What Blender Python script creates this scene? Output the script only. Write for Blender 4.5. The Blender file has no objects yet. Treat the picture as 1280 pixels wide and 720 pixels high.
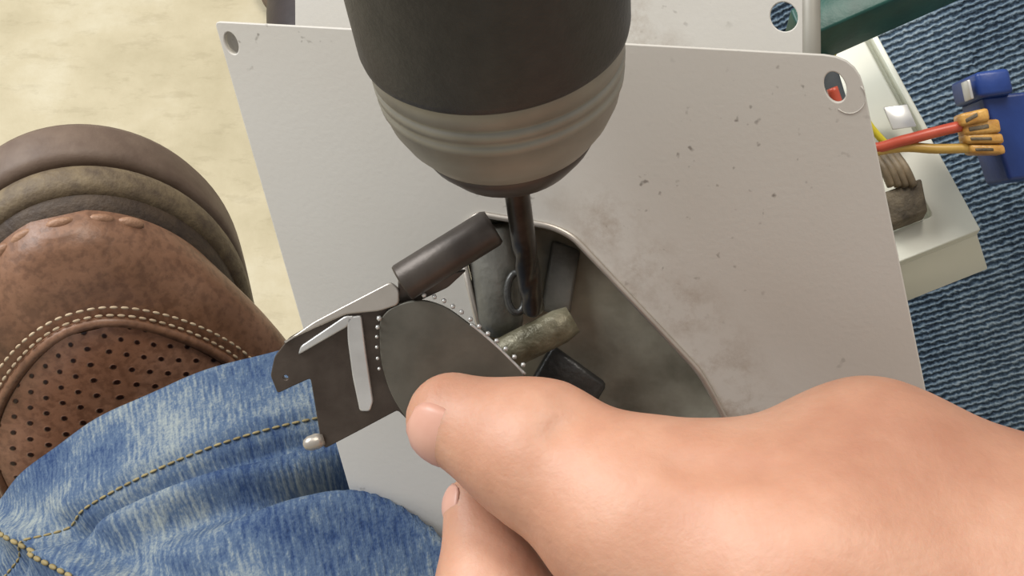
import bpy, bmesh, math, random
import numpy as np
from mathutils import Vector, Matrix
random.seed(4)
C = bpy.context.scene.collection
SC = bpy.context.scene
# ------------------------------------------------------------------ camera
PITCH = math.radians(52.0)
CAM = Vector((0.0, 0.0, 0.53))
FPX = 1545.0                                   # focal length in pixels of a 1280 px wide frame
R_ = Vector((1, 0, 0)); F_ = Vector((0, math.cos(PITCH), -math.sin(PITCH))); U_ = Vector((0, math.sin(PITCH), math.cos(PITCH)))
cd = bpy.data.cameras.new('camera'); cam = bpy.data.objects.new('camera', cd); C.objects.link(cam)
cd.sensor_width = 36.0; cd.lens = 36.0 * FPX / 1280.0; cd.clip_start = 0.005; cd.clip_end = 50
cam.matrix_world = Matrix((( R_.x, U_.x, -F_.x, CAM.x), (R_.y, U_.y, -F_.y, CAM.y), (R_.z, U_.z, -F_.z, CAM.z), (0, 0, 0, 1)))
SC.camera = cam
# ------------------------------------------------------------------ light
w = bpy.data.worlds.new('room_light'); SC.world = w; w.use_nodes = True
w.node_tree.nodes['Background'].inputs[0].default_value = (1.0, 0.975, 0.94, 1)
w.node_tree.nodes['Background'].inputs[1].default_value = 0.45
def area(name, loc, aim, size, power, col):
    l = bpy.data.lights.new(name, 'AREA'); l.shape = 'RECTANGLE'; l.size, l.size_y = size; l.energy = power; l.color = col
    o = bpy.data.objects.new(name, l); C.objects.link(o); o.location = loc
    o.rotation_euler = (Vector(aim) - Vector(loc)).to_track_quat('-Z', 'Y').to_euler()
area('window_daylight', (-1.6, 0.7, 1.9), (0, 0.25, 0.25), (1.4, 1.2), 58, (0.95, 0.98, 1.0))
area('ceiling_lamp', (0.3, 0.55, 2.5), (0, 0.3, 0.2), (1.2, 0.6), 32, (1.0, 0.93, 0.84))
SC.view_settings.view_transform = 'Standard'; SC.view_settings.look = 'None'
SC.view_settings.exposure = 0.0; SC.view_settings.gamma = 1.0; SC.view_settings.use_curve_mapping = False
# ------------------------------------------------------------------ helpers
def at(px, py, z):                              # a point z metres along the view axis, seen at px, py of 1280 x 720
    return CAM + R_ * ((px - 640) / FPX * z) + U_ * ((360 - py) / FPX * z) + F_ * z
def cv(x, y, z):                                # a direction: right, up the view, away
    return R_ * x + U_ * y + F_ * z
def lin(c):
    return tuple((v / 255 / 12.92 if v / 255 <= 0.04045 else ((v / 255 + 0.055) / 1.055) ** 2.4) for v in c) + (1,)
class N:                                        # small node-tree builder
    def __init__(s, name):
        s.m = bpy.data.materials.new(name); s.m.use_nodes = True; s.t = s.m.node_tree; s.b = s.t.nodes['Principled BSDF']
    def n(s, typ, **k):
        o = s.t.nodes.new(typ)
        for a, v in k.items():
            if a.startswith('i_'):
                key = a[2:]; key = int(key) if key.isdigit() else key.replace('_', ' ')
                if isinstance(v, bpy.types.NodeSocket): s.t.links.new(v, o.inputs[key])
                else: o.inputs[key].default_value = v
            else: setattr(o, a, v)
        return o
    def coord(s, kind='Object', scale=(1, 1, 1), rot=(0, 0, 0), loc=(0, 0, 0)):
        c = s.n('ShaderNodeTexCoord')
        return s.n('ShaderNodeMapping', i_0=c.outputs[kind], i_1=loc, i_2=rot, i_3=scale).outputs[0]
    def noise(s, vec, scale, detail=4, rough=0.55):
        return s.n('ShaderNodeTexNoise', i_Vector=vec, i_Scale=scale, i_Detail=detail, i_Roughness=rough).outputs[0]
    def ramp(s, fac, stops):
        r = s.n('ShaderNodeValToRGB', i_0=fac); e = r.color_ramp.elements
        while len(e) < len(stops): e.new(0.5)
        for el, (p, c) in zip(e, stops): el.position = p; el.color = c if len(c) == 4 else lin(c)
        return r.outputs[0]
    def mix(s, fac, a, b, mode='MIX'):
        m = s.n('ShaderNodeMix', data_type='RGBA', blend_type=mode)
        for k, v in ((0, fac), (6, a), (7, b)):
            if isinstance(v, bpy.types.NodeSocket): s.t.links.new(v, m.inputs[k])
            else: m.inputs[k].default_value = v
        return m.outputs[2]
    def math(s, op, a, b=0.0, c=0.0):
        m = s.n('ShaderNodeMath', operation=op)
        for k, v in enumerate((a, b, c)):
            if isinstance(v, bpy.types.NodeSocket): s.t.links.new(v, m.inputs[k])
            else: m.inputs[k].default_value = v
        return m.outputs[0]
    def bump(s, h, strength, dist, prev=None):
        b = s.n('ShaderNodeBump', i_Strength=strength, i_Distance=dist, i_Height=h)
        if prev is not None: s.t.links.new(prev, b.inputs['Normal'])
        return b.outputs[0]
    def set(s, **k):
        for a, v in k.items():
            i = s.b.inputs[a.replace('_', ' ')]
            if isinstance(v, bpy.types.NodeSocket): s.t.links.new(v, i)
            else: i.default_value = v
        return s.m
BW0, BW1 = (0, 0, 0, 1), (1, 1, 1, 1)
def simple(name, c0, c1, scale=60, rough=0.5, metal=0.0, bump=0.0, stretch=(1, 1, 1), kind='Object', spec=0.5):
    g = N(name); v = g.coord(kind, stretch); f = g.noise(v, scale, 5)
    g.set(Base_Color=g.ramp(f, [(0.3, c0), (0.7, c1)]), Roughness=rough, Metallic=metal, Specular_IOR_Level=spec)
    if bump: g.set(Normal=g.bump(g.noise(v, scale * 4, 3), bump, 0.001))
    return g.m
M = {}
PBASE = at(716, 350, 0.25)
STAINS = [(at(x, y, z) - PBASE, r) for x, y, z, r in ((752, 292, .2465, .012), (800, 345, .248, .011), (852, 400, .249, .012), (890, 470, .252, .013), (925, 520, .255, .012), (690, 268, .247, .008))]
def mats():
    g = N('cream_vinyl'); v = g.coord('Object')
    a = g.ramp(g.noise(v, 9, 6, 0.6), [(0.30, (168, 157, 127)), (0.5, (186, 175, 146)), (0.68, (202, 194, 170))])
    b = g.ramp(g.noise(g.coord('Object', (1, 2.2, 1), (0, 0, 0.5)), 38, 5, 0.7), [(0.36, (150, 138, 112)), (0.46, (255, 255, 255))])
    M['floor'] = g.set(Base_Color=g.mix(0.14, a, b, 'MULTIPLY'), Roughness=0.5, Normal=g.bump(g.noise(v, 160, 4), 0.15, 0.002))
    # sheet metal: flat grey finish, brown stains and scratches
    g = N('grey_sheet_metal'); v = g.coord('Object')
    a = g.ramp(g.noise(v, 7, 4), [(0.3, (196, 191, 182)), (0.7, (206, 203, 197))])
    sp = g.ramp(g.noise(v, 420, 2, 0.5), [(0.25, (96, 84, 70)), (0.33, (255, 255, 255))])
    col = g.mix(0.6, a, g.mix(g.ramp(g.noise(v, 16, 2), [(0.42, BW1), (0.52, BW0)]), BW1, sp), 'MULTIPLY')
    # brown oil smeared beside the recess
    m = 0.0
    for p, r in STAINS:
        d = g.n('ShaderNodeVectorMath', operation='DISTANCE', i_0=v, i_1=p).outputs['Value']
        m = g.math('MAXIMUM', m, g.n('ShaderNodeMapRange', i_0=d, i_1=r, i_2=r * 0.15).outputs[0])
    n1 = g.ramp(g.noise(v, 130, 6, 0.75), [(0.44, BW0), (0.66, BW1)])
    col = g.mix(g.math('MULTIPLY', g.math('MULTIPLY', m, n1), 0.6), col, lin((128, 100, 68)))
    M['sheet0'] = g.set(Base_Color=col, Roughness=0.45, Metallic=0.0, Normal=g.bump(g.noise(v, 900, 2), 0.06, 0.0006))
    M['pan'] = simple('oily_grey_metal', (96, 92, 78), (194, 190, 174), 42, 0.4, 0.1, 0.4)
    M['pan_dark'] = simple('oily_dark_metal', (76, 76, 72), (132, 130, 122), 70, 0.38, 0.15, 0.3)
    M['oil_pin'] = simple('oily_brass_grey_metal', (86, 80, 60), (150, 144, 122), 160, 0.45, 0.3, 0.4)
    M['oil_black'] = simple('black_oiled_metal', (34, 34, 35), (74, 73, 70), 80, 0.35, 0.2, 0.3)
    M['stain'] = simple('brown_oil_stain', (120, 92, 62), (160, 138, 108), 90, 0.4)
    M['steel'] = simple('brushed_chuck_steel', (122, 118, 108), (160, 156, 146), 30, 0.5, 0.35, 0.05, (1, 1, 1))
    M['steel_dark'] = simple('dark_worn_steel', (68, 61, 56), (96, 88, 81), 90, 0.42, 0.5, 0.1)
    M['leaf'] = simple('dark_oxide_steel', (68, 58, 51), (92, 82, 74), 120, 0.42, 0.6, 0.12)
    M['disc'] = simple('grey_oxide_steel', (92, 89, 80), (112, 108, 98), 130, 0.42, 0.3, 0.06)
    M['bright'] = simple('bare_bright_steel', (196, 194, 190), (222, 221, 218), 100, 0.3, 0.55)
    M['pale'] = simple('pale_steel', (168, 160, 150), (190, 182, 172), 100, 0.34, 0.6)
    M['bit'] = simple('dark_drill_bit_steel', (52, 48, 45), (86, 81, 74), 150, 0.3, 0.75)
    M['rubber'] = simple('black_plastic', (34, 32, 31), (46, 43, 41), 300, 0.5, 0, 0.15)
    M['white_plastic'] = simple('ivory_plastic', (212, 213, 198), (222, 222, 209), 30, 0.35, 0, 0.03)
    M['green'] = simple('green_plastic', (14, 62, 54), (24, 80, 70), 120, 0.4, 0, 0.1)
    M['blue'] = simple('blue_plastic', (24, 50, 112), (36, 66, 134), 90, 0.38, 0, 0.1)
    M['red'] = simple('red_wire', (178, 66, 46), (200, 92, 68), 150, 0.35)
    M['yellow'] = simple('ochre_wire', (178, 140, 62), (208, 172, 92), 150, 0.35)
    M['lemon'] = simple('yellow_wire', (214, 196, 40), (228, 214, 70), 150, 0.35)
    M['orange'] = simple('orange_wire', (214, 112, 30), (226, 130, 50), 150, 0.35)
    M['amber'] = simple('amber_resin', (166, 112, 44), (216, 170, 92), 260, 0.3, 0, 0.2)
    M['ribbon'] = simple('grey_brown_cable', (96, 84, 66), (150, 134, 108), 220, 0.5)
    M['brown_block'] = simple('dusty_brown_connector', (70, 62, 50), (118, 106, 86), 240, 0.7, 0, 0.4)
    M['slate'] = simple('slate_hole_shade', (70, 78, 84), (92, 100, 106), 90, 0.5)
    M['foil'] = simple('silver_foil', (226, 226, 224), (240, 240, 238), 60, 0.25, 0.5)
    M['thread_pale'] = simple('cream_thread', (176, 154, 126), (204, 184, 156), 300, 0.7)
    M['thread_tan'] = simple('tan_thread', (120, 106, 70), (156, 140, 96), 300, 0.7)
    M['hide'] = simple('gathered_leather_edge', (128, 92, 68), (166, 128, 102), 200, 0.5, 0, 0.3)
    M['sole_up'] = simple('taupe_rubber', (96, 78, 66), (114, 96, 82), 120, 0.6, 0, 0.15)
    M['sole_mid'] = simple('dusty_brown_rubber', (84, 70, 56), (124, 108, 82), 200, 0.65, 0, 0.3)
    M['sole_dark'] = simple('dark_brown_rubber', (58, 46, 38), (86, 70, 54), 160, 0.6, 0, 0.3)
    M['dark_shoe'] = simple('near_black_leather', (36, 28, 28), (50, 40, 39), 80, 0.5, 0, 0.1)
    # leather
    for key, dots in (('leather', 0), ('perforated', 1)):
        g = N('brown_' + key + '_leather'); v = g.coord('Object')
        a = g.ramp(g.noise(v, 26, 6, 0.6), [(0.28, (94, 66, 48)), (0.5, (126, 90, 67)), (0.72, (152, 114, 90))] if not dots else [(0.28, (134, 92, 69)), (0.5, (166, 118, 91)), (0.72, (196, 150, 124))])
        gr = g.noise(v, 420, 3)
        col = g.mix(0.35, a, g.ramp(gr, [(0.38, (110, 90, 80)), (0.55, (255, 255, 255))]), 'MULTIPLY')
        nrm = g.bump(gr, 0.25, 0.0006)
        if dots:
            uv = g.n('ShaderNodeTexCoord').outputs['UV']
            s = g.n('ShaderNodeSeparateXYZ', i_0=g.n('ShaderNodeMapping', i_0=uv, i_2=(0, 0, 0.55), i_3=(290, 210, 1)).outputs[0])
            row = g.math('FLOOR', s.outputs[1])
            fx = g.math('FRACT', g.math('ADD', s.outputs[0], g.math('MULTIPLY', row, 0.5)))
            fy = g.math('FRACT', s.outputs[1])
            dx = g.math('SUBTRACT', fx, 0.5); dy = g.math('SUBTRACT', fy, 0.5)
            d = g.math('SQRT', g.math('ADD', g.math('MULTIPLY', dx, dx), g.math('MULTIPLY', dy, dy)))
            mask = g.ramp(d, [(0.12, BW0), (0.20, BW1)])
            col = g.mix(mask, lin((48, 24, 16)), col); nrm = g.bump(mask, 0.5, 0.0008, nrm)
        M[key] = g.set(Base_Color=col, Roughness=0.42 if not dots else 0.36, Normal=nrm)
    # denim: yarn runs along v, twill wale across it; worn light patches
    def denim(name, cols, wale, tilt, depth, worn, dist=2.6, mixw=0.5, vs=0.16):
        g = N(name); uv = g.n('ShaderNodeTexCoord').outputs['UV']
        m1 = g.n('ShaderNodeMapping', i_0=uv, i_2=(0, 0, tilt), i_3=(wale, wale * vs, 1)).outputs[0]
        yarn = g.noise(m1, 1.0, 4, 0.75)
        wv = g.n('ShaderNodeTexWave', i_Vector=g.n('ShaderNodeMapping', i_0=uv, i_2=(0, 0, tilt), i_3=(wale / 10, wale / 10, 1)).outputs[0], i_Scale=3.2, i_Distortion=dist, i_Detail=4.0, i_Detail_Scale=3.0).outputs[1]
        h = g.mix(mixw, yarn, wv)
        fine = g.noise(uv, wale * 2.2, 2)
        t = g.math('ADD', g.math('MULTIPLY', h, 0.62), g.math('MULTIPLY', g.noise(uv, 34, 4), worn))
        t = g.math('ADD', t, g.math('MULTIPLY', fine, 0.22))
        M[name] = g.set(Base_Color=g.ramp(t, cols), Roughness=0.85, Specular_IOR_Level=0.15, Normal=g.bump(h, depth, 0.0012))
    denim('denim_light', [(0.48, (22, 35, 68)), (0.64, (48, 68, 104)), (0.79, (84, 102, 126)), (0.95, (142, 150, 150))], 700, 0.0, 0.6, 0.74, 1.6, 0.08, 0.26)
    denim('denim_dark', [(0.38, (28, 39, 52)), (0.54, (66, 83, 100)), (0.70, (118, 134, 146)), (0.88, (168, 179, 184))], 560, 1.28, 0.9, 0.28, 3.2, 0.45, 0.25)
    g = N('skin'); v = g.coord('Object')
    a = g.ramp(g.noise(v, 34, 5, 0.6), [(0.3, (178, 126, 101)), (0.5, (192, 142, 116)), (0.7, (204, 158, 133))])
    por = g.noise(v, 900, 3)
    M['skin'] = g.set(Base_Color=a, Roughness=0.5, Subsurface_Weight=0.25, Subsurface_Radius=(0.006, 0.0022, 0.0012), Subsurface_Scale=0.6,
                      Normal=g.bump(por, 0.18, 0.0006, g.bump(g.noise(v, 140, 4), 0.2, 0.0012)))
    M['nail'] = simple('fingernail', (204, 152, 132), (216, 168, 150), 80, 0.4)
mats()
def empty(name, loc, label, cat, group=None):
    o = bpy.data.objects.new(name, None); C.objects.link(o); o.location = loc; o.empty_display_size = 0.02
    o['label'] = label; o['category'] = cat
    if group: o['group'] = group
    return o
def origin(parent):
    p = Vector((0, 0, 0))
    while parent is not None: p = p + parent.location; parent = parent.parent
    return p
def link(name, me, mat, parent=None, smooth=True, label=None, base=None):
    """mesh data in world metres -> one object; vertices are kept relative to its parent's place"""
    off = origin(parent) if parent else (base if base is not None else Vector((0, 0, 0)))
    me.transform(Matrix.Translation(-off))
    me.materials.append(M[mat] if isinstance(mat, str) else mat)
    if smooth:
        me.polygons.foreach_set('use_smooth', [True] * len(me.polygons))
    me.name = name
    o = bpy.data.objects.new(name, me); C.objects.link(o)
    if parent: o.parent = parent
    elif base is not None: o.location = base
    if label: o['label'] = label
    return o
def tomesh(bm, recalc=True):
    if recalc: bmesh.ops.recalc_face_normals(bm, faces=bm.faces)
    me = bpy.data.meshes.new('m'); bm.to_mesh(me); bm.free(); return me
def autosmooth(o, ang=40):
    me = o.data
    if len(me.polygons) == 0: return o
    bm = bmesh.new(); bm.from_mesh(me)
    for e in bm.edges:
        e.smooth = not (len(e.link_faces) == 2 and e.calc_face_angle(0) > math.radians(ang))
    bm.to_mesh(me); bm.free(); return o
def grid(P, wrap=False, cap0=False, cap1=False, uv=None):
    """P[i][j] world points -> quad mesh; wrap joins the j ends"""
    bm = bmesh.new(); V = [[bm.verts.new(p) for p in row] for row in P]
    lay = bm.loops.layers.uv.new('UVMap')
    ni, nj = len(P), len(P[0])
    for i in range(ni - 1):
        for j in range(nj if wrap else nj - 1):
            k = (j + 1) % nj
            f = bm.faces.new((V[i][j], V[i][k], V[i + 1][k], V[i + 1][j]))
            if uv:
                for l, (a, b) in zip(f.loops, ((i, j), (i, j + 1), (i + 1, j + 1), (i + 1, j))): l[lay].uv = uv(a, b)
    if cap0: bm.faces.new(V[0])
    if cap1: bm.faces.new(V[-1])
    return tomesh(bm)
def frame_of(ax):
    ax = ax.normalized(); t = Vector((0, 0, 1)) if abs(ax.z) < 0.9 else Vector((1, 0, 0))
    a = ax.cross(t).normalized(); return a, ax.cross(a).normalized(), ax
def lathe(org, ax, prof, seg=48, flute=None):
    a, b, ax = frame_of(ax); P = []
    for t, r in prof:
        row = []
        for j in range(seg):
            q = 2 * math.pi * j / seg; rr = r * (flute(q, t) if flute else 1)
            row.append(org + ax * t + a * (rr * math.cos(q)) + b * (rr * math.sin(q)))
        P.append(row)
    return grid(P, True, True, True)
def tube(pts, r, seg=10, sub=1):
    if sub > 1:
        out = []
        n = len(pts)
        for i in range(n - 1):
            p0, p1, p2, p3 = pts[max(i - 1, 0)], pts[i], pts[i + 1], pts[min(i + 2, n - 1)]
            for k in range(sub):
                t = k / sub
                out.append(0.5 * ((2 * p1) + (p2 - p0) * t + (2 * p0 - 5 * p1 + 4 * p2 - p3) * t * t + (3 * p1 - p0 - 3 * p2 + p3) * t ** 3))
        pts = out + [pts[-1]]
    P = []; ref = None
    for i, p in enumerate(pts):
        d = (pts[min(i + 1, len(pts) - 1)] - pts[max(i - 1, 0)]).normalized()
        if ref is None: ref = frame_of(d)[0]
        a = (ref - d * ref.dot(d)).normalized(); b = d.cross(a); ref = a
        rr = r[i] if isinstance(r, list) else r
        P.append([p + a * (rr * math.cos(2 * math.pi * j / seg)) + b * (rr * math.sin(2 * math.pi * j / seg)) for j in range(seg)])
    return grid(P, True, True, True)
def join(meshes):
    bm = bmesh.new()
    for m in meshes: bm.from_mesh(m); bpy.data.meshes.remove(m)
    me = bpy.data.meshes.new('m'); bm.to_mesh(me); bm.free(); return me
class Pl:                                       # a plane in the place, with its own 2-D frame
    def __init__(s, p0, p1, p2):
        s.o = p0.copy(); s.u = (p1 - p0).normalized(); s.n = s.u.cross(p2 - p0).normalized()
        if s.n.dot(CAM - p0) < 0: s.n = -s.n
        s.v = s.n.cross(s.u)
    def px(s, x, y, lift=0.0):
        d = at(x, y, 1.0) - CAM; o = s.o + s.n * lift
        p = CAM + d * ((o - CAM).dot(s.n) / d.dot(s.n)) - o
        return (p.dot(s.u), p.dot(s.v))
    def w(s, a, b, c=0.0): return s.o + s.u * a + s.v * b + s.n * c
    def pw(s, x, y, lift=0.0): return s.w(*s.px(x, y, lift), lift)
    def mat(s): return Matrix(((s.u.x, s.v.x, s.n.x, s.o.x), (s.u.y, s.v.y, s.n.y, s.o.y), (s.u.z, s.v.z, s.n.z, s.o.z), (0, 0, 0, 1)))
    def shifted(s, d):
        q = Pl.__new__(Pl); q.o = s.o + s.n * d; q.u, q.v, q.n = s.u, s.v, s.n; return q
def round_poly(pts, r, k=5):
    out = []; n = len(pts)
    for i in range(n):
        a, b, c = (Vector(pts[i - 1]), Vector(pts[i]), Vector(pts[(i + 1) % n]))
        rr = r[i] if isinstance(r, (list, tuple)) else r
        d = min(rr, (a - b).length * 0.45, (c - b).length * 0.45)
        if d < 1e-6: out.append(b); continue
        p, q = b + (a - b).normalized() * d, b + (c - b).normalized() * d
        for t in range(k + 1):
            t /= k; out.append(p * (1 - t) ** 2 + b * (2 * t * (1 - t)) + q * t * t)
    return out
def circ(c, ra, rb, rot=0, n=28):
    return [Vector((c[0] + ra * math.cos(rot) * math.cos(q) - rb * math.sin(rot) * math.sin(q), c[1] + ra * math.sin(rot) * math.cos(q) + rb * math.cos(rot) * math.sin(q)))
            for q in (2 * math.pi * i / n for i in range(n))]
def sheet(pl, loops, th, bev=0.0003):
    """a sheet of thickness th with holes, its top face lying on the plane"""
    cu = bpy.data.curves.new('c', 'CURVE'); cu.dimensions = '2D'; cu.fill_mode = 'BOTH'
    cu.extrude = th / 2 - bev; cu.bevel_depth = bev; cu.bevel_resolution = 2; cu.offset = -bev
    for L in loops:
        s = cu.splines.new('POLY'); s.points.add(len(L) - 1); s.use_cyclic_u = True
        for p, q in zip(s.points, L): p.co = (q[0], q[1], 0, 1)
    ob = bpy.data.objects.new('c', cu); C.objects.link(ob)
    dg = bpy.context.evaluated_depsgraph_get(); dg.update()
    me = bpy.data.meshes.new_from_object(ob.evaluated_get(dg)); bpy.data.objects.remove(ob); bpy.data.curves.remove(cu)
    me.materials.clear()
    me.transform(pl.mat() @ Matrix.Translation((0, 0, -th / 2)))
    return me
def box(o, ex, ey, ez, bev=0.0008):
    """a bevelled box from corner o along three edge vectors"""
    bm = bmesh.new(); v = [bm.verts.new(o + ex * a + ey * b + ez * c) for a in (0, 1) for b in (0, 1) for c in (0, 1)]
    for f in ((0, 1, 3, 2), (4, 6, 7, 5), (0, 4, 5, 1), (2, 3, 7, 6), (0, 2, 6, 4), (1, 5, 7, 3)): bm.faces.new([v[i] for i in f])
    bmesh.ops.recalc_face_normals(bm, faces=bm.faces)
    if bev: bmesh.ops.bevel(bm, geom=bm.edges[:], offset=bev, segments=2, affect='EDGES', profile=0.5)
    return tomesh(bm)
def stitches(pts, nrm, L, r, gap=0.35, lift=0.0):
    """thread stitches along a polyline: short pods half sunk in the surface"""
    acc = [0.0]
    for a, b in zip(pts, pts[1:]): acc.append(acc[-1] + (b - a).length)
    bm = bmesh.new(); s = 0.0
    def pos(d):
        for i in range(len(pts) - 1):
            if d <= acc[i + 1]:
                t = (d - acc[i]) / max(1e-9, acc[i + 1] - acc[i]); return pts[i].lerp(pts[i + 1], t), nrm[i]
        return pts[-1], nrm[-1]
    while s + L < acc[-1]:
        (a, n0), (b, _) = pos(s), pos(s + L * (1 - gap)); s += L
        d = (b - a); l = d.length
        if l < 1e-6: continue
        d.normalize(); sd = d.cross(n0).normalized(); n = sd.cross(d)
        rings = []
        for t, k in ((0, 0.35), (0.2, 0.9), (0.5, 1.0), (0.8, 0.9), (1, 0.35)):
            c = a + d * (l * t) + n0 * lift
            rings.append([bm.verts.new(c + sd * (r * k * math.cos(q)) + n * (r * k * 0.8 * math.sin(q))) for q in (2 * math.pi * j / 6 for j in range(6))])
        for p, q in zip(rings, rings[1:]):
            for j in range(6): bm.faces.new((p[j], p[(j + 1) % 6], q[(j + 1) % 6], q[j]))
        bm.faces.new(rings[0]); bm.faces.new(rings[-1])
    return tomesh(bm)
# ---- smooth solids: a distance field sampled on a grid, skinned as one continuous surface
def cone_d(p, a, b, ra, rb):
    a = np.array(a); b = np.array(b); ab = b - a
    t = np.clip(((p - a) @ ab) / (ab @ ab), 0, 1)
    return np.linalg.norm(p - (a + t[..., None] * ab), axis=-1) - (ra + (rb - ra) * t)
def smin(a, b, k):
    h = np.clip(0.5 + 0.5 * (b - a) / k, 0, 1); return b + (a - b) * h - k * h * (1 - h)
def skin_field(fn, lo, hi, h):
    ax = [np.arange(lo[i], hi[i] + h, h) for i in range(3)]
    G = np.stack(np.meshgrid(*ax, indexing='ij'), -1); V = fn(G)
    S = V < 0; n = V.shape
    c = [(i, j, k) for i in (0, 1) for j in (0, 1) for k in (0, 1)]
    sl = lambda A, o: A[o[0]:n[0] - 1 + o[0], o[1]:n[1] - 1 + o[1], o[2]:n[2] - 1 + o[2]]
    cnt = sum(sl(S, o).astype(int) for o in c); act = (cnt > 0) & (cnt < 8)
    pos = np.zeros(act.shape + (3,)); num = np.zeros(act.shape)
    for a in c:
        for d in range(3):
            if a[d] == 0:
                b = list(a); b[d] = 1; va, vb = sl(V, a), sl(V, b); cr = (va < 0) != (vb < 0)
                t = np.where(cr, va / np.where(cr, va - vb, 1), 0)
                q = np.zeros(act.shape + (3,)); q[...] = a; q[..., d] = t
                pos += np.where(cr[..., None], q, 0); num += cr
    idx = -np.ones(act.shape, int); idx[act] = np.arange(act.sum())
    ijk = np.argwhere(act); P = np.array(lo) + h * (ijk + pos[act] / num[act][:, None])
    faces = []
    for d in range(3):
        e1, e2 = [(1, 2), (2, 0), (0, 1)][d]
        A = [slice(1, m - 1) for m in n]; A[d] = slice(0, n[d] - 1)
        B = list(A); B[d] = slice(1, n[d])
        s0, s1 = S[tuple(A)], S[tuple(B)]
        at_ = np.argwhere(s0 != s1); fl = s0[s0 != s1]
        off = np.ones(3, int); off[d] = 0; at_ = at_ + off
        def cell(p, q):
            x = at_.copy(); x[:, e1] -= p; x[:, e2] -= q; return idx[x[:, 0], x[:, 1], x[:, 2]]
        Q = np.stack([cell(1, 1), cell(0, 1), cell(0, 0), cell(1, 0)], 1)
        Q[~fl] = Q[~fl][:, ::-1]; faces.append(Q[(Q >= 0).all(1)])
    me = bpy.data.meshes.new('m'); me.from_pydata(P.tolist(), [], np.concatenate(faces).tolist()); me.update(); return me

# ================================================================== setting
bm = bmesh.new(); bmesh.ops.create_grid(bm, x_segments=2, y_segments=2, size=3.0)
fl = link('floor', tomesh(bm), 'floor', smooth=False); fl['kind'] = 'structure'; fl['label'] = 'cream mottled vinyl floor beyond the shoe'

# ================================================================== metal plates
PL = Pl(at(268, 28, 0.258), at(1070, 72, 0.226), at(400, 560, 0.290))
TH = 0.0012
outer = round_poly([PL.px(*p) for p in ((268, 27), (1072, 71), (1200, 700), (462, 700))], [0.0012, 0.006, 0.004, 0.0015])
rec = [(574, 296), (598, 268), (690, 284), (716, 296), (872, 462), (886, 486), (930, 570), (870, 640), (660, 600), (604, 420)]
recl = round_poly([PL.px(*p) for p in rec], 0.0022)
def hole_at(pl, x, y, a, b, rot): c = pl.px(x, y); return circ(c, a, b, rot)
plate = empty('metal_plate', PBASE, 'large grey sheet metal plate with corner holes and oily recess under the drill', 'plate')
holes = [hole_at(PL, 1044, 109, 0.0030, 0.0019, 2.0), hole_at(PL, 289, 54, 0.0024, 0.0015, 1.9)]
o = autosmooth(link('panel', sheet(PL, [outer, recl] + holes, TH, 0.0002), 'sheet0', plate))
# recess pan: sloping walls down to a floor
DEP = 0.013
c0 = sum((Vector(p) for p in recl), Vector((0, 0))) / len(recl)
P = []
for k, (s, z) in enumerate(((1.0, -TH), (0.985, -0.003), (0.80, -DEP * 0.85), (0.77, -DEP))):
    P.append([PL.w(*(c0 + (Vector(p) - c0) * s), z) for p in recl])
link('recess_pan', grid(P, True, False, True), 'pan', plate, label='oily grey recess pan')
# lip round the recess
lip = [PL.w(*(c0 + (Vector(p) - c0) * 1.012), 0.0004) for p in recl]
link('recess_lip', tube(lip + [lip[0]], 0.0007, 8), 'pale', plate, label='thin raised lip round the recess')
# drilled pin lying in the recess, and the dark latch behind it
pin = tube([at(606, 455, 0.2615), at(640, 438, 0.2615), at(700, 408, 0.2605), at(716, 399, 0.2605)], [0.0034, 0.0037, 0.0037, 0.003], 20, 1)
link('hinge_pin', pin, 'oil_pin', plate, label='oily brass grey pin under the drill bit')
link('latch_post', lathe(at(612, 282, 0.262), at(628, 420, 0.269) - at(612, 282, 0.262), [(0, 0.0045), (0.001, 0.0052), (0.02, 0.0052), (0.0235, 0.0045)], 24), 'pan_dark', plate)
rg = [at(646 + 12 * math.cos(q), 366 + 25 * math.sin(q), 0.2592) for q in (2 * math.pi * i / 24 for i in range(25))]
link('latch_ring', tube(rg, 0.0008, 8), 'oil_black', plate)
link('recess_shade_block', box(at(690, 300, 0.268), at(726, 312, 0.268) - at(690, 300, 0.268), at(676, 388, 0.268) - at(690, 300, 0.268), F_ * 0.006, 0.0008), 'pan_dark', plate)  # dark block set where shadow fills the recess's upper end
link('latch_lever', box(at(690, 430, 0.268), at(760, 480, 0.268) - at(690, 430, 0.268), at(650, 500, 0.27) - at(690, 430, 0.268), F_ * 0.005, 0.0012), 'oil_black', plate)
link('latch_tab', box(at(762, 512, 0.262), at(800, 532, 0.264) - at(762, 512, 0.262), at(748, 528, 0.262) - at(762, 512, 0.262), F_ * 0.0012, 0.0003), 'bright', plate, label='bright bare metal tab')
cup = [[PL.w(*(Vector(PL.px(289, 54)) + (p - Vector(PL.px(289, 54))) * k), z) for p in holes[1]] for k, z in ((1.03, -TH), (0.95, -0.0022), (0.6, -0.003))]
link('pressed_cup', grid(cup, True, False, True), 'sheet0', plate)
# pressed dimples near the corner holes
for x, y in ((1062, 122),):
    ring = [PL.pw(x + 20 * math.cos(q), y + 20 * math.sin(q), 0.00005) for q in (math.pi * (i / 12 - 0.25) for i in range(13))]
    link('pressed_dimple', tube(ring, 0.00010, 6), 'sheet0', plate)

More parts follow.
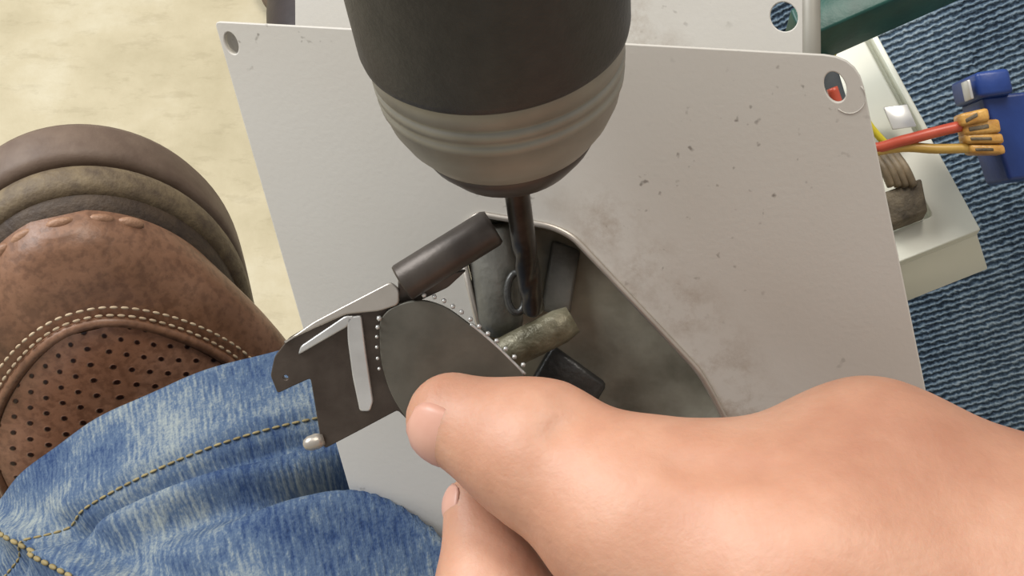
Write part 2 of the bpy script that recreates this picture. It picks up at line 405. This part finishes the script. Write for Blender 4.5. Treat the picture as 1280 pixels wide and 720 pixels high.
PB = Pl(at(368, 29, 0.274), at(1020, 66, 0.246), at(368, -90, 0.270))
back = empty('metal_plate', PB.w(0.06, 0.0, 0), 'second grey metal plate behind the drill chuck, with a hole and folded right edge', 'plate')
bo = round_poly([PB.px(*p) for p in ((369, 62), (368, -140), (1004, -140), (1004, 84))], 0.0008)
autosmooth(link('panel', sheet(PB, [bo, hole_at(PB, 980, 21, 0.0030, 0.0026, 2.2)], TH, 0.0002), 'sheet0', back))
lp = [PB.pw(1012, -140, -0.001), PB.pw(1014, 66, -0.001), PB.pw(1014, 82, -0.001)]
link('folded_edge', tube(lp, 0.0019, 14), 'steel', back, label='rounded folded edge')

# ================================================================== drill
A = cv(0.11, -0.70, 0.705).normalized(); D0 = at(618, 43, 0.207)
dr = empty('power_drill', D0 + A * 0.03, 'power drill chuck with black sleeve and dark bit pointing down into the plate', 'drill')
def fl_(q, t): return 1 - (0.03 * max(0, math.cos(q * 9)) ** 6 if -0.075 < t < -0.022 else 0)
prof = [(-0.080, 0.0205), (-0.078, 0.0222), (-0.068, 0.0232), (-0.062, 0.0232), (-0.050, 0.0234), (-0.03, 0.0234), (-0.024, 0.0234), (-0.020, 0.0233), (-0.010, 0.0231), (-0.002, 0.0229), (-0.0006, 0.0226), (0.0, 0.0220)]
link('chuck_sleeve', lathe(D0, A, prof, 108, fl_), 'rubber', dr, label='black plastic chuck sleeve')
link('chuck_body', lathe(D0, A, [(-0.002, 0.0214), (0.0004, 0.0218), (0.0034, 0.0217), (0.0036, 0.0214), (0.0042, 0.0214), (0.0044, 0.0217), (0.0060, 0.0216), (0.0062, 0.0213), (0.0072, 0.0213), (0.0074, 0.0215), (0.0090, 0.0213), (0.0092, 0.0210), (0.0125, 0.0203), (0.0160, 0.0187), (0.0190, 0.0166)], 72), 'steel', dr, label='turned grey steel chuck body')
M['ring'] = simple('blackened_steel', (52, 45, 42), (74, 66, 61), 120, 0.4, 0.3)
link('nose_ring', lathe(D0, A, [(0.0186, 0.0163), (0.0192, 0.0165), (0.0220, 0.0151), (0.0255, 0.0124), (0.0275, 0.0098), (0.0286, 0.0082), (0.0280, 0.0050)], 48), 'ring', dr, label='dark nose ring')
a_, b_, _ = frame_of(A)
for k in range(3):
    q = k * 2.094 + 0.5; d = a_ * math.cos(q) + b_ * math.sin(q); s = A.cross(d)
    link('jaw', box(D0 + A * 0.025 + d * 0.0022 - s * 0.0014, d * 0.0035, s * 0.0028, A * 0.0062, 0.0005), 'pale', dr)
TIP = 0.0690
P = []
for i in range(61):
    t = 0.022 + (TIP - 0.022) * i / 60; row = []
    tw = max(0.0, (t - 0.046)) * 260; dep = 0.16 * min(1, max(0, (t - 0.046) / 0.003))
    e = min(1.0, (TIP - t) / 0.0022 + 0.08)
    for j in range(24):
        q = 2 * math.pi * j / 24
        r = 0.0024 * e * (1 - dep * max(0, math.cos(2 * (q - tw))) ** 2)
        row.append(D0 + A * t + a_ * (r * math.cos(q)) + b_ * (r * math.sin(q)))
    P.append(row)
link('drill_bit', grid(P, True, True, True), 'bit', dr, label='dark steel twist bit')

# ================================================================== held bracket
BP = Pl(at(430, 390, 0.240), at(655, 467, 0.243), at(400, 555, 0.247))
br = empty('metal_bracket', BP.pw(480, 480), 'dark steel hinge bracket with rolled barrel and toothed disc held under the thumb', 'bracket')
leaf = [(430, 389), (470, 383), (504, 378), (520, 400), (530, 460), (540, 540), (516, 532), (497, 513), (450, 538), (406, 561), (400, 545), (388, 473), (368, 482), (347, 492), (338, 470), (343, 446), (360, 424), (392, 405)]
lo = round_poly([BP.px(*p) for p in leaf], 0.0006, 3)
autosmooth(link('leaf', sheet(BP, [lo, circ(BP.px(357, 472), 0.0005, 0.0005, 0, 12)], 0.0014, 0.0002), 'leaf', br, label='dark flat leaf with a hooked end'))
D2 = BP.shifted(0.0012)
disc = [(474, 402), (484, 388), (505, 378), (530, 375), (558, 384), (590, 408), (622, 434), (656, 468), (664, 500), (650, 560), (600, 592), (565, 586), (540, 562), (512, 530), (488, 494), (475, 450)]
autosmooth(link('toothed_disc', sheet(D2, [round_poly([D2.px(*p) for p in disc], 0.003, 4)], 0.0010, 0.0002), 'disc', br, label='grey disc with a toothed rim'))
def strip(pts): return sheet(BP.shifted(0.0007), [round_poly([BP.px(*p) for p in pts], 0.0006, 3)], 0.0009, 0.0003)
link('rib', strip([(373, 443), (376, 432), (432, 394), (444, 394), (434, 408)]), 'bright', br, label='bright slanting rib')
link('rib', strip([(434, 396), (452, 393), (458, 440), (467, 500), (463, 513), (450, 513), (441, 470), (435, 425)]), 'bright', br, label='bright upright rib')
BO = at(502, 354, 0.2385); bar = at(617, 283, 0.2385) - BO
link('barrel', lathe(BO, bar, [(0.0, 0.0022), (0.0, 0.0036), (0.0004, 0.0038), (bar.length - 0.0008, 0.0038), (bar.length, 0.0034), (bar.length, 0.0022), (bar.length - 0.006, 0.0021)], 32), 'steel_dark', br, label='rolled tube barrel')
NK = Pl(at(505, 350, 0.2385), at(575, 345, 0.2405), at(500, 385, 0.2405))
link('neck', sheet(NK, [round_poly([NK.px(*p) for p in ((498, 352), (540, 345), (584, 338), (560, 360), (530, 374), (512, 384), (498, 388))], 0.0006, 3)], 0.0012, 0.0003), 'steel_dark', br, label='dark neck joining the barrel to the disc')
link('disc_edge_glint', tube([D2.pw(x, y, -0.0004) for x, y in ((588, 405), (600, 414), (622, 434), (640, 452), (656, 468))], 0.0004, 8, 4), 'bright', br, label='bright bead for the light caught on the disc edge')  # bright tube stands in for light catching the disc's edge
SH = Pl(at(430, 387, 0.2395), at(496, 356, 0.238), at(480, 392, 0.2385))
link('shoulder', sheet(SH, [round_poly([SH.px(*p) for p in ((352, 430), (392, 402), (430, 382), (488, 352), (499, 362), (498, 381), (474, 389), (432, 393), (385, 414))], 0.0008, 3)], 0.0012, 0.0003), 'pale', br, label='pale shoulder between barrel and leaf')
link('bent_tab', lathe(at(379, 557, 0.246), at(404, 549, 0.247) - at(379, 557, 0.246), [(0, 0.0003), (0.0003, 0.0010), (0.0012, 0.0015), (0.003, 0.0016), (0.0042, 0.0012)], 16), 'pale', br, label='pale rounded tab')
def bead(name, p, r, mat, parent, shared={}):
    if r not in shared:
        bm = bmesh.new(); bmesh.ops.create_icosphere(bm, subdivisions=1, radius=r); shared[r] = tomesh(bm)
        shared[r].materials.append(M[mat]); shared[r].polygons.foreach_set('use_smooth', [True] * len(shared[r].polygons))
    o = bpy.data.objects.new(name, shared[r]); C.objects.link(o); o.parent = parent; o.location = p - origin(parent)
for x, y, r in ((474, 398, .0006), (472, 409, .0005), (471, 421, .0004), (471, 434, .0004), (472, 448, .0004), (474, 461, .0004)):
    bead('stud', BP.pw(x, y, 0.0016), r, 'bright', br)
edge = [(528, 372), (541, 374), (553, 379), (564, 386), (575, 393), (586, 402), (597, 411), (608, 420), (619, 429), (630, 439), (641, 449), (652, 459)]
for x, y in edge: bead('tooth', D2.pw(x + 2, y - 3, 0.0002), 0.00055, 'bright', br)

# ================================================================== white plastic housing and its wiring
K = at(1226, 287, 0.292)
eL = (at(1082, 22, 0.312) - K); L_ = eL.length; eL.normalize()
eW = (at(1040, 373, 0.292) - K); eW = (eW - eL * eW.dot(eL)); W_ = eW.length; eW.normalize()
eD = eL.cross(eW).normalized()
if eD.dot(F_) < 0: eD = -eD
hs = empty('plastic_housing', K + eD * 0.02, 'white plastic housing lying on dark denim, half under the large plate', 'housing')
tilt = eL * -0.006
def hp(l, w_, d=0): return K + eL * l + eW * w_ + eD * d
link('housing_body', box(K + eD * 0.0036, eL * L_, eW * W_, eD * 0.0134 + tilt + eW * -0.003, 0.0004), 'white_plastic', hs)
HP = Pl(K, K + eL, K + eW)
def hq(l, w_): p = hp(l, w_) - HP.o; return (p.dot(HP.u), p.dot(HP.v))
frame = [hq(0, 0), hq(L_ * 0.46, 0), hq(L_ * 0.46, W_), hq(0, W_)]
well = round_poly([hq(0.0075, 0.0085), hq(L_ * 0.42, 0.0085), hq(L_ * 0.42, W_ - 0.004), hq(0.0075, W_ - 0.004)], 0.001)
link('rim', sheet(HP, [round_poly(frame, 0.0004), well], 0.0037, 0.0003), 'white_plastic', hs)
link('hole_shade_block', box(at(1022, 90, 0.2865), at(1046, 80, 0.2865) - at(1022, 90, 0.2865), at(1040, 150, 0.2865) - at(1022, 90, 0.2865), eD * 0.006, 0.0005), 'slate', hs, label='added slate grey block shading the view through the corner hole')  # added block, its slate colour gives the hole the dimness of shade
link('cover', box(hp(L_ * 0.44, 0.0030, -0.0006), eL * L_ * 0.56, eW * (W_ * 0.9), eD * 0.0048, 0.0007), 'white_plastic', hs)
link('cover_rail', box(hp(L_ * 0.43, -0.0006, 0.0002), eL * L_ * 0.57, eW * 0.0015, eD * 0.004, 0.0003), 'white_plastic', hs)
link('foil_tab', box(at(1104, 134, 0.2955), at(1134, 130, 0.2955) - at(1104, 134, 0.2955), at(1116, 162, 0.2945) - at(1104, 134, 0.2955), F_ * 0.0006, 0.0002), 'foil', hs, label='silver foil tab')
link('connector_block', box(at(1104, 240, 0.290), at(1152, 222, 0.290) - at(1104, 240, 0.290), at(1112, 282, 0.289) - at(1104, 240, 0.290), eD * 0.006, 0.0006), 'brown_block', hs, label='dusty brown connector block')
for k in range(4):
    link('cable_strand', tube([at(1088 + 9 * k, 188, 0.292), at(1104 + 9 * k, 210, 0.289), at(1114 + 9 * k, 232, 0.290)], 0.0011, 8, 4), 'ribbon', hs)
link('yellow_lead', tube([at(1076, 130, 0.2905), at(1084, 152, 0.2895), at(1098, 170, 0.2900), at(1112, 184, 0.291)], 0.0009, 8, 4), 'lemon', hs, label='thin yellow lead')
link('orange_lead', tube([at(1010, 78, 0.2925), at(1030, 66, 0.2925), at(1048, 58, 0.293)], 0.0012, 8, 4), 'orange', hs, label='short orange lead')
link('yellow_lead', tube([at(1030, 78, 0.2935), at(1044, 64, 0.2935), at(1046, 52, 0.2935)], 0.0008, 8, 4), 'lemon', hs, label='short yellow lead')

bc = empty('cable_connector', at(1250, 150, 0.285), 'blue plastic connector with amber clips and red and ochre wires', 'connector')
b0 = at(1219, 90, 0.268); bx = at(1262, 84, 0.268) - b0
link('connector_shell', box(b0, bx, at(1226, 122, 0.268) - b0, F_ * 0.016, 0.001), 'blue', bc)
b1 = at(1228, 120, 0.270)
link('connector_shell', box(b1, at(1340, 108, 0.272) - b1, at(1262, 226, 0.274) - b1, F_ * 0.014, 0.001), 'blue', bc)
for (x0, y0, x1, y1, hgt, z) in ((1200, 142, 1236, 134, 16, .268), (1204, 152, 1250, 148, 17, .269), (1206, 166, 1254, 166, 13, .2695), (1212, 180, 1256, 180, 12, .27)):
    p = at(x0, y0, z); cl = link('clip', box(p, at(x1, y1, z) - p, at(x0 + 3, y0 + hgt, z) - p, F_ * 0.005, 0.0007), 'amber', bc, label='amber clip')
    q0 = at(x0 + 7, y0 + hgt * 0.42, z - 0.0002); link('slot', box(q0, at(x1 - 14, y1 + hgt * 0.40, z - 0.0002) - q0, at(x0 + 8, y0 + hgt * 0.72, z - 0.0002) - q0, F_ * 0.001, 0.0002), 'brown_block', cl, label='dark slot')
link('metal_lip', box(at(1209, 100, .2685), at(1213, 99, .2685) - at(1209, 100, .2685), at(1214, 124, .2685) - at(1209, 100, .2685), F_ * 0.004, 0.0002), 'bright', bc)
link('red_wire', tube([at(1040, 110, 0.272), at(1056, 150, 0.273), at(1086, 184, 0.274), at(1128, 176, 0.272), at(1170, 165, 0.271), at(1208, 156, 0.271)], 0.00125, 10, 6), 'red', bc, label='red insulated wire')
link('ochre_wire', tube([at(1050, 205, 0.274), at(1092, 190, 0.274), at(1130, 184, 0.273), at(1170, 186, 0.272), at(1214, 185, 0.272)], 0.0011, 10, 6), 'yellow', bc, label='ochre insulated wire')

g0 = at(1004, 48.7, 0.2748); gx = at(1240, -55, 0.280) - g0
gb = link('green_bar', box(g0, gx, at(988, 10.7, 0.2778) - g0, F_ * 0.010 + U_ * -0.0062, 0.0006), 'green', base=g0)
gb['label'] = 'dark green plastic bar crossing the top of the white housing'; gb['category'] = 'bar'

# ================================================================== dark shoe at the back
ds = empty('shoe', (at(404, -66, 0.806).x, at(404, -66, 0.806).y, 0.0), 'dark rounded shoe toe on the floor behind the upper metal plate', 'shoe')
dc = at(404, -66, 0.806)
def ell(c, rx, ry, rz, n=28, m=14, z0=-1.0):
    return grid([[c + Vector((rx * math.cos(q) * math.cos(s), ry * math.sin(q) * math.cos(s), rz * max(z0, math.sin(s)))) for q in (2 * math.pi * j / n for j in range(n))] for s in (-math.pi / 2 * 0.98 + math.pi * 0.98 * i / m for i in range(m + 1))], True, True, True)
link('toe_cap', ell(Vector((dc.x + 0.004, dc.y, 0.026)), 0.037, 0.080, 0.034, z0=-0.1), 'dark_shoe', ds)
link('sole', lathe(Vector((dc.x, dc.y, 0.0)), Vector((0, 0, 1)), [(0.0, 0.042), (0.002, 0.046), (0.020, 0.047), (0.024, 0.044)], 40), 'sole_up', ds, label='grey brown sole rim')
for v in ds.children[-1].data.vertices: v.co.y = (v.co.y - (dc.y - ds.location.y)) * 2.0 + (dc.y - ds.location.y)

# ================================================================== the person: hand, trouser legs, shoe
person = empty('person', (0.0, 0.12, 0.0), 'seated person in blue jeans and brown shoe, bare hand gripping the bracket', 'person')
# ---- hand: one continuous skin
def J(x, y, z): return np.array(at(x, y, z))
def px2m(p, z): return p / FPX * z
T_tip, T_ip, T_mcp, T_cmc = J(566, 524, .2300), J(672, 566, .2240), J(806, 652, .2160), J(1010, 735, .2060)
Wr, Fa = J(1084, 606, .2170), J(1420, 740, .2100)
I_tip, I_dip, I_pip, I_mcp = J(594, 634, .2420), J(616, 742, .2330), J(730, 880, .2240), J(1010, 905, .2080)
others = [((650, 745, .262), (690, 830, .256), (820, 940, .246), (1060, 960, .226)),
          ((730, 800, .272), (780, 900, .268), (900, 985, .258), (1100, 1000, .240)),
          ((800, 850, .280), (850, 930, .277), (960, 1010, .268), (1140, 1020, .254))]
def hand_d(p):
    d = cone_d(p, T_tip, T_ip, .0088, .0126)
    d = smin(d, cone_d(p, T_ip, T_mcp, .0122, .0160), .006)
    d = smin(d, cone_d(p, T_mcp, T_cmc, .0158, .0215), .008)
    m = cone_d(p, T_mcp, Wr, .0120, .0172)
    m = smin(m, cone_d(p, Wr, Fa, .0172, .0200), .008)
    m = smin(m, cone_d(p, T_cmc, J(1420, 800, .2060), .0215, .0260), .010)
    pal = cone_d(p, J(1040, 860, .2200), J(1300, 830, .2200), .0240, .0260)
    pal = smin(pal, cone_d(p, J(1060, 940, .2400), J(1330, 860, .2300), .0190, .0250), .012)
    d = smin(d, m, .010); d = smin(d, pal, .014)
    f = smin(cone_d(p, I_tip, I_dip, .0064, .0104), cone_d(p, I_dip, I_pip, .0104, .0108), .004)
    f = smin(f, cone_d(p, I_pip, I_mcp, .0108, .0135), .005)
    d = smin(d, f, .0022)
    for a, b, c, e in others:
        f = smin(cone_d(p, J(*a), J(*b), .0068, .0082), cone_d(p, J(*b), J(*c), .0082, .0092), .004)
        f = smin(f, cone_d(p, J(*c), J(*e), .0092, .0115), .005)
        d = smin(d, f, .002)
    # shallow creases over the thumb joint, nail folds
    for a, b, r, k in (((700, 486, .2150), (722, 470, .2180), .0012, .0030), ((690, 540, .2105), (735, 502, .2135), .0010, .0034), ((850, 574, .2010), (960, 580, .1960), .0010, .0050)):
        g = cone_d(p, J(*a), J(*b), r, r); d = -smin(-d, g, k)
    return d
pts = [T_tip, T_ip, T_mcp, T_cmc, Wr, Fa, I_tip, I_dip, I_pip, I_mcp, J(1420, 800, .206), J(1330, 860, .23)] + [J(*q) for f in others for q in f]
pts = np.array(pts); lo_, hi_ = pts.min(0) - .032, pts.max(0) + .032
hand = link('hand', skin_field(hand_d, lo_, hi_, 0.0013), 'skin', person)
sm = hand.modifiers.new('smooth', 'SMOOTH'); sm.factor = 0.5; sm.iterations = 3
def nail(c, ax, facing, r, halfang, length, name):
    """a curved plate wrapped on the fingertip: ax runs to the tip, facing points out of the nail"""
    ax = Vector(ax).normalized(); f = Vector(facing); f = (f - ax * f.dot(ax)).normalized(); s = ax.cross(f); P = []
    for i in range(9):
        t = i / 8; al = (t - 0.45) * length / r
        wid = halfang * math.sqrt(max(0.02, 1 - (2 * abs(t - 0.5)) ** 3.2)); loop = []
        for shell, js in ((1.0, range(11)), (0.90, range(10, -1, -1))):
            for j in js:
                q = wid * (j / 5 - 1); d = f * math.cos(q) + s * math.sin(q); d = d * math.cos(al) + ax * math.sin(al)
                loop.append(Vector(c) + d * (r * shell))
        P.append(loop)
    return link(name, grid(P, True, True, True), 'nail', hand)
nail(T_tip, Vector(T_tip - T_ip), cv(-0.80, -0.22, -0.52), .0092, 0.85, .0115, 'thumbnail')
nail(I_tip, cv(0.05, 0.9, 0.2), cv(-0.9, 0.0, -0.42), .0066, 0.62, .0085, 'fingernail')

# ---- trouser legs
def leg(name, C0, ax, e1, a, b, length, disp, ni, nj, mat, grow=0.0, hem=True, label=None):
    ax = ax.normalized(); e1 = (e1 - ax * e1.dot(ax)).normalized(); e2 = ax.cross(e1).normalized()
    if e2.dot(F_) > 0: e2 = -e2
    def pt(u, d, extra=0.0):
        n = (e1 * (math.cos(u) / a) + e2 * (math.sin(u) / b)).normalized()
        k = 1 + grow * d
        return C0 + ax * d + e1 * (a * k * math.cos(u)) + e2 * (b * k * math.sin(u)) + n * (disp(u, d) + extra), n
    P = [[pt(2 * math.pi * j / nj, length * i / ni)[0] for j in range(nj)] for i in range(ni + 1)]
    if hem:                                       # turn the hem inside: cloth thickness
        P = [[pt(2 * math.pi * j / nj, 0.02, -0.004)[0] for j in range(nj)], [pt(2 * math.pi * j / nj, 0.0015, -0.003)[0] for j in range(nj)], [pt(2 * math.pi * j / nj, 0.0, -0.0012)[0] for j in range(nj)]] + P
    per = math.pi * (3 * (a + b) - math.sqrt((3 * a + b) * (a + 3 * b)))
    me = grid(P, True, not hem, True, uv=lambda i, j: (per * j / nj, length * i / ni))
    return link(name, me, mat, person, label=label), pt
def gs(x, w_): return math.exp(-(x / w_) ** 2)
def folds(u, d):
    s = u - math.pi / 2                           # 0 on the side seen from above, + to the left
    h = 0.0010 * gs(d - 0.0, 0.004) - 0.0011 * gs(d - 0.0254, 0.0020) + 0.0006 * gs(d - 0.021, 0.003)
    sg = lambda x: 1 / (1 + math.exp(-max(-40.0, min(40.0, x))))
    h += -0.0055 * gs(d - 0.0305, 0.0030) * gs(s - 0.1, 0.9)                                   # valley under the hem
    d1 = 0.0350 + 0.006 * sg((-0.05 - s) / 0.06)
    h += 0.0068 * sg((d - d1) / 0.0012) * math.exp(-max(0, d - d1) / 0.010) * gs(s - 0.2, 0.55)  # first fold
    h += -0.0300 * gs(d - 0.0470, 0.0062) * gs(s + 0.27, 0.19)                                  # dark pocket
    h += -0.0050 * gs(d - 0.0450, 0.0045) * gs(s - 0.14, 0.18)
    d2 = 0.0535 + 0.35 * max(0.0, -0.12 - s) ** 2.33
    h += 0.0150 * sg((d - d2) / 0.0016) * math.exp(-max(0, d - d2) / 0.035) * sg((0.02 - s) / 0.07) * sg((s + 0.62) / 0.03)
    h += 0.0045 * sg((d - d2) / 0.0025) * math.exp(-max(0, d - d2) / 0.03) * gs(s - 0.15, 0.22)
    h += 0.0040 * gs(s - (0.96 - 10.0 * d), 0.045) - 0.0035 * gs(s - (0.83 - 10.0 * d), 0.05) * sg((d - 0.02) / 0.004)
    h += 0.0010 * math.sin(9 * s + 70 * d) * gs(d - 0.07, 0.03) + 0.0008 * math.sin(19 * s) * gs(d, 0.012) * 0.5
    return h
axl = cv(0.265, -0.748, -0.73).normalized()
C0 = at(387, 632.8, 0.390)
legl, pl_ = leg('trouser_leg', C0, axl, cv(math.cos(0.231), math.sin(0.231), 0), 0.0998, 0.073, 0.16, folds, 120, 240, 'denim_light', label='faded light blue jeans leg over the shoe')
us = [math.pi / 2 + 1.25 - 1.9 * i / 160 for i in range(161)]
q = [pl_(u, 0.0254 + 0.0006 * math.sin(3 * u)) for u in us]
link('hem_stitching', stitches([p for p, n in q], [n for p, n in q], 0.0026, 0.00042, 0.2, 0.0003), 'thread_tan', legl)['kind'] = 'stuff'
q = [pl_(math.pi / 2 + 0.97 - 10.0 * (0.001 + 0.08 * i / 60), 0.001 + 0.08 * i / 60) for i in range(61)]
link('seam_stitching', stitches([p for p, n in q], [n for p, n in q], 0.0034, 0.0007, 0.2, 0.0003), 'thread_tan', legl)['kind'] = 'stuff'
def knee(u, d):
    return 0.002 * math.sin(5 * u + 30 * d) * gs(d - 0.2, 0.2)
legr, pr_ = leg('trouser_leg', at(1240, -300, 0.432), at(1310, 900, 0.475) - at(1240, -300, 0.432), cv(1, 0, 0), 0.125, 0.105, 0.42, knee, 60, 120, 'denim_dark', hem=False, label='dark indigo jeans leg under the white housing')

# ---- shoe standing on its heel, toe up
SY = cv(0.0, 0.60, -0.80).normalized(); ROLL = math.radians(17)
_x, _z = cv(1, 0, 0), cv(0.0, -0.80, -0.60).normalized()
SX, SZ = _x * math.cos(ROLL) - _z * math.sin(ROLL), _z * math.cos(ROLL) + _x * math.sin(ROLL)
TOE = at(70, 264, 0.340)
def sh(x, s, z): return TOE + SX * x - SY * s + SZ * z       # across, back from the toe, up from the welt
LEN = 0.272
def half(s):
    s = max(0.0, min(LEN, s))
    body = 0.0405 + 0.003 * math.sin(min(s / 0.16, 1) * math.pi) - 0.016 * (1 / (1 + math.exp(-(s - 0.145) / 0.02)))
    t = 1.0
    if s < 0.068: t = math.sqrt(max(0, 1 - ((0.068 - s) / 0.068) ** 2.5))
    if s > LEN - 0.036: t = math.sqrt(max(0, 1 - ((s - LEN + 0.036) / 0.036) ** 2))
    return body * t
def outline(off, n=70):
    ss = [LEN * (0.5 - 0.5 * math.cos(math.pi * i / n)) for i in range(n + 1)]
    pts = [(half(s), s) for s in ss] + [(-half(s), s) for s in ss[-2:0:-1]]
    out = []
    for i, (x, s) in enumerate(pts):
        a, b = pts[i - 1], pts[(i + 1) % len(pts)]; tx, ts = b[0] - a[0], b[1] - a[1]; l = math.hypot(tx, ts) or 1
        out.append((x + ts / l * off, s - tx / l * off))
    return out
def height(s):
    pts = [(0.0, 0.004), (0.004, 0.011), (0.012, 0.018), (0.025, 0.024), (0.05, 0.032), (0.08, 0.044), (0.12, 0.062), (0.15, 0.080), (0.18, 0.096), (0.272, 0.098)]
    for (a, x), (b, y) in zip(pts, pts[1:]):
        if s <= b: t = (s - a) / (b - a); return x + (y - x) * t
    return 0.098
def upper(s, th, lift=0.0):                       # th 0..pi over the instep
    w0 = max(0.001, half(s) - 0.0035); h = height(s)
    c, sn = math.cos(th), math.sin(th)
    bul = 0.55 * min(1, max(0, (s - 0.015) / 0.05)) * abs(math.sin(2 * th)) ** 0.8
    x = w0 * (1 + bul) * math.copysign(abs(c) ** 0.80, c); z = h * abs(sn) ** 0.85
    n = Vector((c / w0, 0, sn / h)); n.normalize()
    slope = (height(s + 0.003) - height(max(0, s - 0.003))) / 0.006 if s < 0.17 else 0
    nn = (SX * n.x + SZ * n.z + SY * (0.8 * min(1.2, slope) * sn)).normalized()
    return sh(x, s, z) + nn * lift, nn
ss = [0.002 + (LEN - 0.004) * (i / 90) ** 1.5 for i in range(91)]
me = grid([[upper(s, math.pi * j / 48)[0] for j in range(49)] for s in ss], False, True, True)
shoe = link('shoe', me, 'leather', person, label='brown leather moccasin shoe with perforated apron')
def ring(off, z): return [sh(x, s, z) for x, s in outline(off)]
link('outsole', grid([ring(-0.002, -0.034), ring(0.0, -0.0335), ring(0.0012, -0.031), ring(0.0012, -0.022), ring(0.0004, -0.0195), ring(-0.002, -0.0190)], True, True, True), 'sole_up', shoe, label='taupe outsole')
link('midsole', grid([ring(-0.003, -0.0192), ring(-0.0028, -0.0160), ring(-0.0020, -0.0155), ring(-0.0020, -0.0080), ring(-0.0026, -0.0070), ring(-0.0036, 0.0005)], True, True, True), 'sole_dark', shoe, label='dark brown midsole')
link('welt', grid([ring(-0.0024, -0.0162), ring(0.0004, -0.0158), ring(0.0012, -0.0135), ring(0.0008, -0.0100), ring(-0.0006, -0.0078), ring(-0.0024, -0.0072)], True, True, True), 'sole_mid', shoe, label='dusty brown welt rim')
# apron panel, its piping and two rows of stitching
S0 = 0.024
def ap_half(s): return 0.60 * math.sqrt(max(0.0, 1 - (max(0.0, S0 + 0.040 - s) / 0.040) ** 2.1)) if s < S0 + 0.04 else 0.60
ap = [S0 + 0.0004 + 0.095 * (i / 40) ** 1.6 for i in range(41)]
me = grid([[upper(s, math.pi / 2 + ap_half(s) * (j / 16 - 1), 0.0007)[0] for j in range(33)] for s in ap], False, uv=lambda i, j: (0.036 * ap_half(ap[i]) * (j / 16 - 1), ap[i]))
link('apron', me, 'perforated', shoe, label='perforated leather apron')
def apron_edge2(off, n=120):
    e = [upper(S0 + 0.085 * (abs(i) / n) ** 1.9, math.pi / 2 - math.copysign(ap_half(S0 + 0.085 * (abs(i) / n) ** 1.9), i), 0.0009) for i in range(-n, n + 1)]
    out = []
    for i, (p, nn) in enumerate(e):
        t = e[min(i + 3, len(e) - 1)][0] - e[max(i - 3, 0)][0]
        out.append((p + nn.cross(t).normalized() * off, nn))
    return out
sgn = 1 if (apron_edge2(0.002)[120][0] - apron_edge2(0)[120][0]).dot(SY) > 0 else -1
link('apron_piping', tube([p for p, n in apron_edge2(0.0018 * sgn)], 0.0016, 8), 'leather', shoe)
for off in (0.0042, 0.0068):
    e = apron_edge2(off * sgn)
    link('apron_stitching', stitches([p for p, n in e], [n for p, n in e], 0.0030, 0.00045, 0.3, 0.0003), 'thread_pale', shoe)['kind'] = 'stuff'
e = [upper(S0 + 0.046 - 0.030 * (i / 30 - 0.5), math.pi / 2 + 0.55 * (0.5 - i / 30) * 2, 0.0010) for i in range(31)]
link('cross_stitching', stitches([p for p, n in e], [n for p, n in e], 0.0042, 0.0006, 0.35, 0.0004), 'thread_pale', shoe)['kind'] = 'stuff'
# gathered puckers along the toe seam
ol = outline(-0.0026, 70)
N_ = len(ol); walk = [ol[(i) % N_] for i in range(-40, 41)]
acc = 0; last = None
for i in range(len(walk) - 1):
    (x0, s0), (x1, s1) = walk[i], walk[i + 1]; acc += math.hypot(x1 - x0, s1 - s0)
    if acc > 0.0082 and x1 < 0.022:
        acc = 0; c = sh(x1, s1, 0.0024); t = (SX * (x1 - x0) - SY * (s1 - s0)).normalized(); nn = SZ
        out = t.cross(nn)
        P = [[c + t * (0.0039 * math.cos(b)) + (nn * math.cos(q) * 0.0017 + out * math.sin(q) * 0.0019) * math.sin(b) for q in (2 * math.pi * j / 12 for j in range(12))] for b in (0.05 + (math.pi - 0.1) * k / 8 for k in range(9))]
        link('pucker', grid(P, True, True, True), 'hide', shoe)
